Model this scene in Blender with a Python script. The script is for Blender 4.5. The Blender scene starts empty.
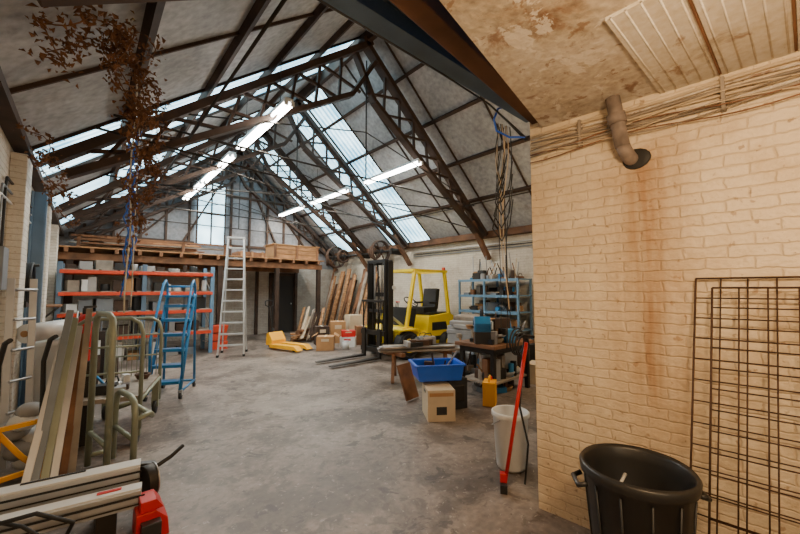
import bpy,bmesh,math,random
from mathutils import Vector,Matrix
random.seed(4)
C=bpy.context
# ---------------------------------------------------------------- materials
def nodes(name):
    m=bpy.data.materials.new(name); m.use_nodes=True
    nt=m.node_tree; b=nt.nodes['Principled BSDF']; return m,nt,b
def mat(name,col,rough=.6,metal=0.,var=.18,scale=6,bump=.15,emit=0):
    m,nt,b=nodes(name); N=nt.nodes; L=nt.links
    tc=N.new('ShaderNodeTexCoord'); nz=N.new('ShaderNodeTexNoise'); nz.inputs['Scale'].default_value=scale; nz.inputs['Detail'].default_value=6
    L.new(tc.outputs['Object'],nz.inputs['Vector'])
    mx=N.new('ShaderNodeMix'); mx.data_type='RGBA'
    mx.inputs[6].default_value=[c*(1-var*1.6) for c in col]+[1]; mx.inputs[7].default_value=[min(1,c*(1+var*1.6)) for c in col]+[1]
    L.new(nz.outputs['Fac'],mx.inputs[0]); L.new(mx.outputs[2],b.inputs['Base Color'])
    b.inputs['Roughness'].default_value=rough; b.inputs['Metallic'].default_value=metal
    if bump:
        bp=N.new('ShaderNodeBump'); bp.inputs['Strength'].default_value=bump; bp.inputs['Distance'].default_value=.01
        L.new(nz.outputs['Fac'],bp.inputs['Height']); L.new(bp.outputs[0],b.inputs['Normal'])
    if emit:
        b.inputs['Emission Color'].default_value=list(col)+[1]; b.inputs['Emission Strength'].default_value=emit
    return m
def wood(name,col,dirv=(1,1,1),rough=.75,var=.45):
    m,nt,b=nodes(name); N=nt.nodes; L=nt.links
    tc=N.new('ShaderNodeTexCoord'); mp=N.new('ShaderNodeMapping'); mp.inputs['Scale'].default_value=dirv
    nz=N.new('ShaderNodeTexNoise'); nz.inputs['Scale'].default_value=4; nz.inputs['Detail'].default_value=8
    L.new(tc.outputs['Object'],mp.inputs[0]); L.new(mp.outputs[0],nz.inputs['Vector'])
    cr=N.new('ShaderNodeValToRGB'); cr.color_ramp.elements[0].position=.3; cr.color_ramp.elements[1].position=.7
    cr.color_ramp.elements[0].color=[c*(1-var) for c in col]+[1]; cr.color_ramp.elements[1].color=[min(1,c*(1+var)) for c in col]+[1]
    L.new(nz.outputs['Fac'],cr.inputs[0]); L.new(cr.outputs[0],b.inputs['Base Color']); b.inputs['Roughness'].default_value=rough
    bp=N.new('ShaderNodeBump'); bp.inputs['Strength'].default_value=.3; bp.inputs['Distance'].default_value=.01
    L.new(nz.outputs['Fac'],bp.inputs['Height']); L.new(bp.outputs[0],b.inputs['Normal'])
    return m
def brick(name,axis,c1,c2,mort,stain=None,dirt=(.45,.3,.16),bs=.5):
    m,nt,b=nodes(name); N=nt.nodes; L=nt.links
    g=N.new('ShaderNodeNewGeometry'); s=N.new('ShaderNodeSeparateXYZ'); L.new(g.outputs['Position'],s.inputs[0])
    cb=N.new('ShaderNodeCombineXYZ'); L.new(s.outputs[axis],cb.inputs[0]); L.new(s.outputs[2],cb.inputs[1])
    dn=N.new('ShaderNodeTexNoise'); dn.inputs['Scale'].default_value=14; L.new(g.outputs['Position'],dn.inputs['Vector'])
    va=N.new('ShaderNodeVectorMath'); va.operation='MULTIPLY_ADD'; L.new(dn.outputs['Color'],va.inputs[0]); va.inputs[1].default_value=(.034,.026,0); L.new(cb.outputs[0],va.inputs[2])
    bk=N.new('ShaderNodeTexBrick'); bk.inputs['Scale'].default_value=1; bk.inputs['Brick Width'].default_value=.19; bk.inputs['Row Height'].default_value=.060
    bk.inputs['Mortar Size'].default_value=.007; bk.inputs['Mortar Smooth'].default_value=1
    bk.inputs['Color1'].default_value=c1+(1,); bk.inputs['Color2'].default_value=c2+(1,); bk.inputs['Mortar'].default_value=mort+(1,)
    L.new(va.outputs[0],bk.inputs['Vector'])
    n2=N.new('ShaderNodeTexNoise'); n2.inputs['Scale'].default_value=2.6; n2.inputs['Detail'].default_value=10; n2.inputs['Roughness'].default_value=.75; L.new(g.outputs['Position'],n2.inputs['Vector'])
    cr=N.new('ShaderNodeValToRGB'); cr.color_ramp.elements[0].position=.46; cr.color_ramp.elements[1].position=.75; cr.color_ramp.elements[1].color=(.8,.8,.8,1)
    L.new(n2.outputs['Fac'],cr.inputs[0])
    mx=N.new('ShaderNodeMix'); mx.data_type='RGBA'; L.new(cr.outputs[0],mx.inputs[0]); L.new(bk.outputs['Color'],mx.inputs[6]); mx.inputs[7].default_value=dirt+(1,)
    n5=N.new('ShaderNodeTexNoise'); n5.inputs['Scale'].default_value=24; n5.inputs['Detail'].default_value=5; L.new(g.outputs['Position'],n5.inputs['Vector'])
    c5=N.new('ShaderNodeValToRGB'); c5.color_ramp.elements[0].position=.64; c5.color_ramp.elements[1].position=.70; c5.color_ramp.elements[1].color=(.7,.7,.7,1)
    L.new(n5.outputs['Fac'],c5.inputs[0])
    m5=N.new('ShaderNodeMix'); m5.data_type='RGBA'; L.new(c5.outputs[0],m5.inputs[0]); L.new(mx.outputs[2],m5.inputs[6]); m5.inputs[7].default_value=(.36,.22,.12,1)
    out=m5.outputs[2]
    if stain:
        y0,w,ztop,zbot,col=stain
        def M(op,a,bv=None,clamp=False):
            q=N.new('ShaderNodeMath'); q.operation=op; q.use_clamp=clamp
            for i,v in enumerate((a,bv)):
                if v is None: continue
                if hasattr(v,'links'): L.new(v,q.inputs[i])
                else: q.inputs[i].default_value=v
            return q.outputs[0]
        a=M('SUBTRACT',s.outputs[1],y0); a=M('ABSOLUTE',a); a=M('DIVIDE',a,w); a=M('SUBTRACT',1,a,True)
        mp=N.new('ShaderNodeMapping'); mp.inputs['Scale'].default_value=(22,22,2.0); L.new(g.outputs['Position'],mp.inputs[0])
        n3=N.new('ShaderNodeTexNoise'); n3.inputs['Scale'].default_value=1; n3.inputs['Detail'].default_value=5; L.new(mp.outputs[0],n3.inputs['Vector'])
        q=M('MULTIPLY',n3.outputs['Fac'],1.3); a=M('MULTIPLY',a,q)
        z1=M('SUBTRACT',ztop,s.outputs[2]); z1=M('MULTIPLY',z1,8,True); z2=M('SUBTRACT',s.outputs[2],zbot); z2=M('MULTIPLY',z2,1.2,True)
        a=M('MULTIPLY',a,z1); a=M('MULTIPLY',a,z2,True)
        m2=N.new('ShaderNodeMix'); m2.data_type='RGBA'; L.new(a,m2.inputs[0]); L.new(out,m2.inputs[6]); m2.inputs[7].default_value=col+(1,)
        out=m2.outputs[2]
    L.new(out,b.inputs['Base Color']); b.inputs['Roughness'].default_value=.5
    ad=N.new('ShaderNodeMath'); ad.operation='MULTIPLY_ADD'; L.new(bk.outputs['Fac'],ad.inputs[0]); ad.inputs[1].default_value=-.6
    n4=N.new('ShaderNodeTexNoise'); n4.inputs['Scale'].default_value=26; n4.inputs['Detail'].default_value=6; L.new(g.outputs['Position'],n4.inputs['Vector'])
    L.new(n4.outputs['Fac'],ad.inputs[2])
    bp=N.new('ShaderNodeBump'); bp.inputs['Strength'].default_value=bs; bp.inputs['Distance'].default_value=.02
    L.new(ad.outputs[0],bp.inputs['Height']); L.new(bp.outputs[0],b.inputs['Normal'])
    return m
def patchy(name,ramp,scale,rough=.8,bump=.3,detail=10,stain=None):
    m,nt,b=nodes(name); N=nt.nodes; L=nt.links
    g=N.new('ShaderNodeNewGeometry')
    nz=N.new('ShaderNodeTexNoise'); nz.inputs['Scale'].default_value=scale; nz.inputs['Detail'].default_value=detail; nz.inputs['Roughness'].default_value=.68; nz.inputs['Distortion'].default_value=.4
    L.new(g.outputs['Position'],nz.inputs['Vector'])
    cr=N.new('ShaderNodeValToRGB'); e=cr.color_ramp.elements
    e[0].position=ramp[0][0]; e[0].color=ramp[0][1]+(1,); e[1].position=ramp[-1][0]; e[1].color=ramp[-1][1]+(1,)
    for p,c in ramp[1:-1]:
        x=e.new(p); x.color=c+(1,)
    L.new(nz.outputs['Fac'],cr.inputs[0]); 
    n2=N.new('ShaderNodeTexNoise'); n2.inputs['Scale'].default_value=scale*14; n2.inputs['Detail'].default_value=6; L.new(g.outputs['Position'],n2.inputs['Vector'])
    mx=N.new('ShaderNodeMix'); mx.data_type='RGBA'; mx.blend_type='OVERLAY'; mx.inputs[0].default_value=.6
    L.new(cr.outputs[0],mx.inputs[6]); L.new(n2.outputs['Fac'],mx.inputs[7]); out=mx.outputs[2]
    if stain:
        for sc,lo,hi,col,amt in stain:
            n3=N.new('ShaderNodeTexNoise'); n3.inputs['Scale'].default_value=sc; n3.inputs['Detail'].default_value=9; n3.inputs['Roughness'].default_value=.65; n3.inputs['Distortion'].default_value=.5
            L.new(g.outputs['Position'],n3.inputs['Vector'])
            c3=N.new('ShaderNodeValToRGB'); c3.color_ramp.elements[0].position=lo; c3.color_ramp.elements[1].position=hi; c3.color_ramp.elements[0].color=(0,0,0,1); c3.color_ramp.elements[1].color=(amt,amt,amt,1)
            L.new(n3.outputs['Fac'],c3.inputs[0])
            m3=N.new('ShaderNodeMix'); m3.data_type='RGBA'; L.new(c3.outputs[0],m3.inputs[0]); L.new(out,m3.inputs[6]); m3.inputs[7].default_value=col+(1,); out=m3.outputs[2]
    L.new(out,b.inputs['Base Color'])
    b.inputs['Roughness'].default_value=rough
    bp=N.new('ShaderNodeBump'); bp.inputs['Strength'].default_value=bump; bp.inputs['Distance'].default_value=.01
    L.new(n2.outputs['Fac'],bp.inputs['Height']); L.new(bp.outputs[0],b.inputs['Normal'])
    return m
M_FLOOR=patchy('concrete_floor',[(.3,(.09,.07,.055)),(.42,(.165,.13,.108)),(.55,(.225,.18,.148)),(.75,(.32,.265,.22))],1.4,.45,.3,stain=[(1.3,.50,.58,(.06,.043,.032),.65),(6,.54,.60,(.07,.05,.038),.6),(.7,.54,.66,(.33,.28,.235),.55),(20,.61,.64,(.45,.40,.34),.5),(3.2,.60,.63,(.035,.026,.02),.7)])
M_BRN=brick('brick_cream',1,(.86,.73,.53),(.82,.68,.48),(.74,.59,.40),stain=(.62,.28,2.4,.2,(.33,.15,.045)),dirt=(.55,.38,.22))
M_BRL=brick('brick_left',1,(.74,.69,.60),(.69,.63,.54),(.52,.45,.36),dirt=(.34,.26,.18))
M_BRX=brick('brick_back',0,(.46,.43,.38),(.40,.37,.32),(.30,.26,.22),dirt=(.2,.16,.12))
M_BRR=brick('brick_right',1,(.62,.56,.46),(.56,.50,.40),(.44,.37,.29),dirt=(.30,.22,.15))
M_PLAST=patchy('old_plaster',[(.3,(.30,.20,.12)),(.42,(.52,.44,.33)),(.55,(.62,.55,.45)),(.7,(.72,.66,.56))],1.8,.8,.5,stain=[(2.5,.54,.59,(.24,.12,.06),.8),(9,.60,.63,(.25,.13,.06),.7),(5,.58,.60,(.78,.72,.62),.8)])
M_PANEL=patchy('insulation_board',[(.3,(.26,.265,.27)),(.5,(.37,.375,.38)),(.7,(.47,.47,.47))],.9,.6,.1,stain=[(1.5,.58,.64,(.2,.16,.13),.4)])
M_GABLE=patchy('gable_board',[(.3,(.13,.135,.15)),(.5,(.22,.23,.25)),(.7,(.30,.30,.31))],.8,.7,.1)
M_SHEET=patchy('painted_sheet',[(.3,(.42,.33,.22)),(.40,(.66,.60,.49)),(.7,(.78,.73,.63))],2.2,.6,.2,stain=[(3,.56,.60,(.30,.17,.09),.75)])
M_DARKW=wood('dark_timber',(.046,.024,.014))
M_BEAM=wood('old_beam',(.13,.06,.028))
M_PINE=wood('pine_wood',(.38,.19,.08),(1,1,4))
M_OAK=wood('brown_wood',(.20,.09,.04))
M_GREYW=wood('grey_board',(.28,.23,.18))
M_BLUEM=mat('blue_grey_steel',(.12,.18,.25),.45,.3)
M_GREYM=mat('grey_steel_paint',(.20,.225,.25),.5,.3)
M_STEEL=mat('steel',(.42,.42,.42),.4,.7)
M_ALU=mat('aluminium',(.55,.55,.54),.4,.6,.1)
M_DST=mat('dark_steel',(.04,.035,.03),.5,.6)
M_RUST=mat('rusty_steel',(.10,.055,.035),.8,.3,.4,12,.4)
M_PIPE=mat('weathered_pipe',(.24,.19,.16),.7,.1,.5,14,.4)
M_BLK=mat('black_rubber',(.015,.015,.015),.6,0)
M_BLKP=mat('black_plastic',(.022,.022,.022),.38,0,.1)
M_YEL=mat('yellow_paint',(.90,.66,.004),.35,0,.06)
M_ORY=mat('orange_yellow_paint',(.95,.42,.005),.45,0,.08)
M_ORG=mat('orange_red_paint',(.62,.055,.015),.5,0,.15)
M_RED=mat('red_paint',(.55,.01,.01),.4,0,.12)
M_BLUE=mat('blue_paint',(.025,.19,.42),.4,0,.12)
M_BLU2=mat('blue_plastic',(.01,.10,.62),.35,0,.1)
M_LBLU=mat('light_blue_paint',(.13,.25,.38),.5,0,.15)
M_WHT=mat('white_plastic',(.70,.70,.68),.4,0,.06)
M_CARD=mat('cardboard',(.42,.22,.09),.8,0,.12,9)
M_CRDW=mat('pale_cardboard',(.58,.46,.31),.8,0,.1,9)
M_GREEN=mat('green_paint',(.06,.22,.14),.5)
M_TUBE=mat('khaki_tube',(.27,.29,.21),.45,.3)
M_LEAF=mat('dried_leaf',(.15,.065,.025),.9,0,.5,20)
M_ROPE=mat('pale_rope',(.60,.55,.45),.9)
M_BROPE=mat('blue_rope',(.03,.13,.5),.8)
M_WIRE=mat('rusty_wire',(.085,.045,.03),.7,.4,.3)
M_TARP=mat('grey_tarp',(.30,.29,.28),.8,0,.2,4,.6)
M_TUBEL=mat('lamp_tube',(1,.98,.93),.4,0,0,1,0,30)
M_BULB=mat('warm_bulb',(1,.72,.4),.4,0,0,1,0,10)
M_DARK=mat('dark_door',(.02,.018,.016),.7)
def skymat():
    m,nt,b=nodes('skylight_sheet'); N=nt.nodes; L=nt.links
    g=N.new('ShaderNodeNewGeometry'); s=N.new('ShaderNodeSeparateXYZ'); L.new(g.outputs['Position'],s.inputs[0])
    q=N.new('ShaderNodeMath'); q.operation='MULTIPLY'; q.inputs[1].default_value=42; L.new(s.outputs[1],q.inputs[0])
    w=N.new('ShaderNodeMath'); w.operation='SINE'; L.new(q.outputs[0],w.inputs[0])
    n=N.new('ShaderNodeTexNoise'); n.inputs['Scale'].default_value=1.6; n.inputs['Detail'].default_value=8; L.new(g.outputs['Position'],n.inputs['Vector'])
    a=N.new('ShaderNodeMath'); a.operation='MULTIPLY_ADD'; a.inputs[1].default_value=.16; L.new(w.outputs[0],a.inputs[0]); L.new(n.outputs['Fac'],a.inputs[2])
    cr=N.new('ShaderNodeValToRGB'); e=cr.color_ramp.elements; e[0].position=.28;e[0].color=(.06,.25,.38,1);e[1].position=.72;e[1].color=(.62,.90,1,1)
    L.new(a.outputs[0],cr.inputs[0]); L.new(cr.outputs[0],b.inputs['Emission Color']); b.inputs['Emission Strength'].default_value=4.6
    b.inputs['Base Color'].default_value=(.5,.6,.62,1); return m
M_SKY=skymat()
# ---------------------------------------------------------------- builder
class B:
    def __init__(s,name,loc=(0,0,0),rz=0):
        s.name=name; s.bm=bmesh.new(); s.m=[]; s.loc=Vector(loc); s.rz=rz
    def mi(s,m):
        if m not in s.m: s.m.append(m)
        return s.m.index(m)
    def _set(s,vs,m,smooth=False):
        i=s.mi(m); fs=set(f for v in vs for f in v.link_faces)
        for f in fs:
            f.material_index=i
            if smooth and len(f.verts)==4: f.smooth=True
    def box(s,c,d,m,r=(0,0,0)):
        mt=Matrix.Translation(c)@(Matrix.Rotation(r[2],4,'Z')@Matrix.Rotation(r[1],4,'Y')@Matrix.Rotation(r[0],4,'X'))@Matrix.Diagonal((d[0],d[1],d[2],1))
        s._set(bmesh.ops.create_cube(s.bm,size=1,matrix=mt)['verts'],m); return s
    def bb(s,a,b,m):
        return s.box([(a[i]+b[i])/2 for i in range(3)],[abs(b[i]-a[i]) for i in range(3)],m)
    def cyl(s,p,q,r,m,r2=None,seg=16,caps=True):
        p=Vector(p);q=Vector(q);d=q-p
        mt=Matrix.Translation((p+q)/2)@d.to_track_quat('Z','Y').to_matrix().to_4x4()
        s._set(bmesh.ops.create_cone(s.bm,cap_ends=caps,segments=seg,radius1=r,radius2=r if r2 is None else r2,depth=d.length,matrix=mt)['verts'],m,True); return s
    def beam(s,p,q,w,h,m,up=(0,0,1)):
        p=Vector(p);q=Vector(q);d=(q-p); z=d.normalized(); u=Vector(up)
        x=z.cross(u)
        if x.length<1e-4: x=z.cross(Vector((0,1,0)))
        x.normalize(); y=x.cross(z)
        R=Matrix((x,y,z)).transposed().to_4x4()
        mt=Matrix.Translation((p+q)/2)@R@Matrix.Diagonal((w,h,d.length,1))
        s._set(bmesh.ops.create_cube(s.bm,size=1,matrix=mt)['verts'],m); return s
    def sph(s,c,r,m,sc=(1,1,1),seg=14):
        mt=Matrix.Translation(c)@Matrix.Diagonal((*sc,1))
        vs=bmesh.ops.create_uvsphere(s.bm,u_segments=seg,v_segments=seg//2+1,radius=r,matrix=mt)['verts']
        i=s.mi(m)
        for f in set(f for v in vs for f in v.link_faces): f.material_index=i; f.smooth=True
        return s
    def tube(s,pts,r,m,seg=8,closed=False):
        P=[Vector(p) for p in pts]; n=len(P); rings=[]; i=s.mi(m); ref=None
        for k in range(n):
            if closed: t=P[(k+1)%n]-P[k-1]
            else: t=(P[min(k+1,n-1)]-P[max(k-1,0)])
            t.normalize()
            if ref is None:
                ref=t.orthogonal().normalized()
            ref=(ref-t*ref.dot(t))
            if ref.length<1e-5: ref=t.orthogonal()
            ref.normalize(); b=t.cross(ref)
            rings.append([s.bm.verts.new(P[k]+(ref*math.cos(a)+b*math.sin(a))*r) for a in [2*math.pi*j/seg for j in range(seg)]])
        for k in range(n if closed else n-1):
            A=rings[k];D=rings[(k+1)%n]
            for j in range(seg):
                f=s.bm.faces.new((A[j],A[(j+1)%seg],D[(j+1)%seg],D[j])); f.material_index=i; f.smooth=True
        if not closed:
            for R in (rings[0][::-1],rings[-1]):
                f=s.bm.faces.new(R); f.material_index=i
        return s
    def prism(s,pts,a,b,m,axis='Y'):
        i=s.mi(m)
        def V(p,t):
            return {'Y':(p[0],t,p[1]),'X':(t,p[0],p[1]),'Z':(p[0],p[1],t)}[axis]
        A=[s.bm.verts.new(V(p,a)) for p in pts];D=[s.bm.verts.new(V(p,b)) for p in pts]
        n=len(pts); fs=[s.bm.faces.new(A),s.bm.faces.new(D[::-1])]
        for k in range(n): fs.append(s.bm.faces.new((A[k],D[k],D[(k+1)%n],A[(k+1)%n])))
        bmesh.ops.recalc_face_normals(s.bm,faces=fs)
        for f in fs:f.material_index=i
        return s
    def ring(s,c,r,rt,m,ax='Y',seg=28):
        pts=[]
        for k in range(seg):
            a=2*math.pi*k/seg; x,y=r*math.cos(a),r*math.sin(a)
            pts.append({'Y':(c[0]+x,c[1],c[2]+y),'X':(c[0],c[1]+x,c[2]+y),'Z':(c[0]+x,c[1]+y,c[2])}[ax])
        return s.tube(pts,rt,m,closed=True)
    def lathe(s,prof,c,m,seg=32):
        i=s.mi(m); R=[]
        for r,z in prof: R.append([s.bm.verts.new((c[0]+r*math.cos(2*math.pi*j/seg),c[1]+r*math.sin(2*math.pi*j/seg),c[2]+z)) for j in range(seg)])
        for k in range(len(R)-1):
            for j in range(seg):
                f=s.bm.faces.new((R[k][j],R[k][(j+1)%seg],R[k+1][(j+1)%seg],R[k+1][j])); f.material_index=i; f.smooth=True
        return s
    def done(s,bevel=0,col=None):
        me=bpy.data.meshes.new(s.name); s.bm.to_mesh(me); s.bm.free()
        for m in s.m: me.materials.append(m)
        o=bpy.data.objects.new(s.name,me); C.scene.collection.objects.link(o); o.location=s.loc; o.rotation_euler=(0,0,s.rz)
        if bevel:
            b=o.modifiers.new('bevel','BEVEL'); b.width=bevel; b.segments=2; b.limit_method='ANGLE'; b.angle_limit=.7
        return o
XL,XR,XM=-.6,7.5,3.7; ZE,ZR=2.95,6.3; Y0,Y1=1.3,12.5
def zL(x): return ZE+(x-XL)*(ZR-ZE)/(XM-XL)
def zRt(x): return ZR-(x-XM)*(ZR-ZE)/(XR-XM)
WX=2.41; WS=.095
def wallx(y): return WX+(1.3-y)*WS
# ---------------------------------------------------------------- shell
B('floor').bb((-.9,-3,-.15),(7.8,12.8,0),M_FLOOR).done()
w=B('wall_left').bb((XL-.3,-3,0),(XL,12.8,ZE+.1),M_BRL); w.done()
w=B('wall_right').bb((XR,Y0,0),(XR+.3,12.8,ZE),M_BRR); w.done()
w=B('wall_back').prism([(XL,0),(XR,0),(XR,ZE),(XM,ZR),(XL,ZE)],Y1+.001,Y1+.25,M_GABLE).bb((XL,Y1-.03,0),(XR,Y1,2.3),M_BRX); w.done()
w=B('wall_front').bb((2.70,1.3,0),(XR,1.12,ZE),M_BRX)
w.prism([(XL,3.05),(XR,3.05),(XR,ZE+.0),(XM,ZR),(XL,ZE+.08)],1.12,1.3,M_GABLE); w.done()
w=B('wall_annex').prism([(WX,1.3),(2.70,1.3),(3.2,-3),(wallx(-3),-3)],0,2.8,M_BRN,'Z'); w.done()
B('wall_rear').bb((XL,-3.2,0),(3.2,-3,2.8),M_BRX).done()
w=B('ceiling_annex')
w.prism([(XL,-3),(2.9,-3),(2.75,1.10),(2.38,1.2),(1.0,.92),(XL,.55)],2.66,2.72,M_PLAST,'Z')
w.done()
w=B('ceiling_boarding')
for k in range(12):
    y1=.52-k*.27
    w.bb((1.62,y1-.262,2.645),(wallx(y1)+.02,y1,2.66),M_SHEET)
    for j in range(5):
        w.cyl((1.62,y1-.02-.055*j,2.647),(wallx(y1),y1-.02-.055*j,2.647),.005,M_SHEET,seg=6)
    w.bb((1.62,y1-.268,2.640),(wallx(y1),y1-.258,2.645),M_OAK)
w.done()
# roof
bk=B('roof'); 
bk.prism([(XL-.3,ZE-.02),(XM,ZR+.12),(XR+.3,ZE-.05),(XR+.3,ZE+.2),(XM,ZR+.36),(XL-.3,ZE+.2)],1.12,12.8,M_DARK); bk.done()
ce=B('ceiling'); 
def slopebox(b,side,t0,t1,y0,y1,th,off,m):
    xa,xb=(XL,XM) if side=='L' else (XR,XM)
    a=Vector((xa,0,ZE));c=Vector((xb,0,ZR)); d=c-a; n=Vector((-d.z,0,d.x)).normalized()
    if n.z>0: n=-n
    p=a+d*t0+n*off;q=a+d*t1+n*off
    mid=(p+q)/2; ang=math.atan2(d.z,d.x)
    b.box((mid.x,(y0+y1)/2,mid.z),((q-p).length,y1-y0,th),m,(0,-ang,0))
    return p,q
NR=5
Lc=[(1.3,2.6,0),(2.6,3.9,0),(3.9,5.35,0),(5.35,6.05,1),(6.05,6.75,1),(6.75,8.0,0),(8.0,9.1,1),(9.1,10.4,0),(10.4,11.4,1),(11.4,12.5,0)]
Rc=[(1.3,2.5,0),(2.5,3.7,0),(3.7,4.9,0),(4.9,6.1,0),(6.1,7.15,0),(7.15,8.05,1),(8.05,8.95,1),(8.95,10.35,0),(10.35,11.15,1),(11.15,11.95,1),(11.95,12.5,0)]
wi=1
for side,cols in (('L',Lc),('R',Rc)):
    for (a,b_,sk) in cols:
        if sk:
            sw=B('window_%d'%wi); wi+=1
        for r in range(NR):
            t0,t1=r/NR,(r+1)/NR
            if sk:
                slopebox(sw,side,t0+.006,t1-.006,a+.03,b_-.03,.02,.0,M_SKY)
            else:
                slopebox(ce,side,t0+.004,t1-.004,a+.01,b_-.01,.03,.0,M_PANEL)
        if sk: sw.done()
ce.done()
pu=B('trim_purlins')
for side in 'LR':
    for r in range(1,NR):
        slopebox(pu,side,r/NR-.006,r/NR+.006,1.3,12.5,.08,.055,M_DARKW)
    cols=Lc if side=='L' else Rc
    for (a,b_,sk) in cols[1:]:
        slopebox(pu,side,0.0,.995,a-.013,a+.013,.035,.03,M_DARKW)
pu.bb((XM-.04,1.3,ZR-.28),(XM+.04,12.5,ZR-.02),M_DARKW)
pu.bb((XR-.2,1.3,ZE-.17),(XR-.001,12.5,ZE-.02),M_BEAM)
pu.bb((XL+.001,1.3,ZE-.08),(XL+.12,12.5,ZE-.0),M_DARKW)
pu.done()
def truss(y,knee=True):
    t=B('roof_truss'); W=.10
    def pt(side,f,off):
        xa,xb=(XL,XM) if side=='L' else (XR,XM)
        a=Vector((xa,0,ZE));c=Vector((xb,0,ZR)); d=c-a; n=Vector((-d.z,0,d.x)).normalized()
        if n.z>0:n=-n
        p=a+d*f+n*off; return Vector((p.x,y,p.z))
    for s_ in 'LR':
        t.beam(pt(s_,.02,.24),pt(s_,.985,.24),W,.18,M_DARKW,(0,1,0))
        t.beam(pt(s_,.03,.42),pt(s_,.80,.88),W*.8,.15,M_DARKW,(0,1,0))
        o='R' if s_=='L' else 'L'
        t.beam(pt(s_,.80,.88),pt(o,.90,.30),W*.7,.13,M_DARKW,(0,1,0))
        n=8
        def inn(f): return .42+(.88-.42)*(f-.03)/.77
        for k in range(n):
            f0=.08+.76*k/n; f1=.08+.76*(k+1)/n
            t.beam(pt(s_,f0,.26),pt(s_,f1,inn(f1)),.04,.05,M_DARKW,(0,1,0))
            t.beam(pt(s_,f0,inn(f0)),pt(s_,f1,.26),.04,.05,M_DARKW,(0,1,0))
    if knee: t.beam((XR-.08,y,2.25),(XR-.75,y,3.1),.1,.12,M_BEAM,(0,1,0))
    zt=3.5
    t.cyl((XL+.75,y,zt),(XR-.65,y,zt),.016,M_DST,seg=8)
    t.cyl((XM,y,zt),(XM,y,5.7),.014,M_DST,seg=8)
    t.cyl((XL+1.0,y,3.65),(XM,y,4.35),.012,M_DST,seg=8); t.cyl((XR-1.0,y,3.65),(XM,y,4.35),.012,M_DST,seg=8)
    t.done(.006)
for y in (2.0,5.16,8.0,10.2,12.3): truss(y)
r=B('tie_rods')
for x in (.9,6.4): r.cyl((x,1.35,3.4),(x,12.45,3.4),.014,M_DST,seg=8)
for (a,b_) in (((.3,5.16,3.3),(6.6,8.0,3.3)),((6.6,5.16,3.35),(.6,8.0,3.45)),((.6,8.0,3.4),(6.4,10.2,3.4)),((.0,4.0,2.9),(6.8,5.2,2.95))): r.cyl(a,b_,.012,M_DST,seg=8)
r.done()
h=B('trim_header'); h.bb((XL,1.38,2.86),(2.65,1.43,3.0),M_BLUEM); h.bb((XL,1.34,2.86),(2.65,1.46,2.87),M_BLUEM); h.bb((XL,1.34,2.99),(2.65,1.46,3.0),M_BLUEM)
h.done(.003)
h=B('trim_header_timber'); h.beam((.6,1.06,2.82),(2.6,1.25,2.76),.11,.11,M_BEAM); h.done(.008)
g=B('window_20'); g.bb((2.5,12.42,2.95),(3.3,12.44,4.9),M_SKY)
for x in (2.5,2.9,3.3): g.bb((x-.02,12.38,2.9),(x+.02,12.44,4.95),M_DARKW)
for z in (2.92,3.9,4.93): g.bb((2.48,12.38,z-.02),(3.32,12.44,z+.02),M_DARKW)
g.done()
g=B('trim_gable_studs')
for k in range(13):
    x=XL+.5+k*.6; zt=(zL(x) if x<XM else zRt(x))-.1
    if 2.45<x<3.35: continue
    g.bb((x-.03,12.42,2.46),(x+.03,12.499,zt),M_DARKW)
for (x0,z0,x1,z1) in ((XM,6.0,.6,2.5),(XM,6.0,1.9,2.5),(XM,6.0,5.3,2.5),(XM,6.0,6.6,2.5)): g.beam((x0,12.45,z0),(x1,12.45,z1),.05,.08,M_DARKW,(0,1,0))
for z in (2.95,4.6):
    xa=XL+max(0,(z-ZE))*(XM-XL)/(ZR-ZE)+.2; xb=XR-max(0,(z-ZE))*(XR-XM)/(ZR-ZE)-.2
    for (p,q) in ((xa,2.45),(3.35,xb)):
        if q>p: g.bb((p,12.44,z-.04),(q,12.498,z+.04),M_DARKW)
g.done()
d=B('door_1'); d.bb((4.9,12.42,0),(5.7,12.465,2.0),M_DARK)
for x in (4.86,5.74): d.bb((x-.05,12.40,0),(x+.05,12.465,2.05),M_DARKW)
d.bb((4.81,12.40,2.0),(5.79,12.465,2.1),M_DARKW); d.sph((5.6,12.40,1.0),.03,M_STEEL); d.done()
p=B('trim_pilasters')
for y in (5.16,8.0,10.2): p.bb((XL,y-.2,0),(XL+.12,y+.2,ZE-.13),M_BRL)
p.done(.01)
p=B('steel_post')
for y in (6.7,):
    p.bb((XL+.01,y-.06,0),(XL+.03,y+.06,2.8),M_BLUEM); p.bb((XL+.14,y-.06,0),(XL+.16,y+.06,2.8),M_BLUEM); p.bb((XL+.03,y-.008,0),(XL+.14,y+.008,2.8),M_BLUEM)
p.done()
p=B('wall_conduit')
for k,y in enumerate((4.3,4.42,4.6)): p.tube([(XL+.03,y,.9),(XL+.03,y,2.2+.1*k),(XL+.03,y+.05,2.3+.1*k),(XL+.03,6.5,2.35+.1*k)],.012,[M_WHT,M_GREYM,M_BLK][k],seg=6)
p.bb((XL+.005,4.25,1.5),(XL+.09,4.5,1.85),M_GREYM); p.bb((XL+.005,5.8,1.3),(XL+.1,6.05,1.75),M_DST); p.done(.004)
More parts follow.
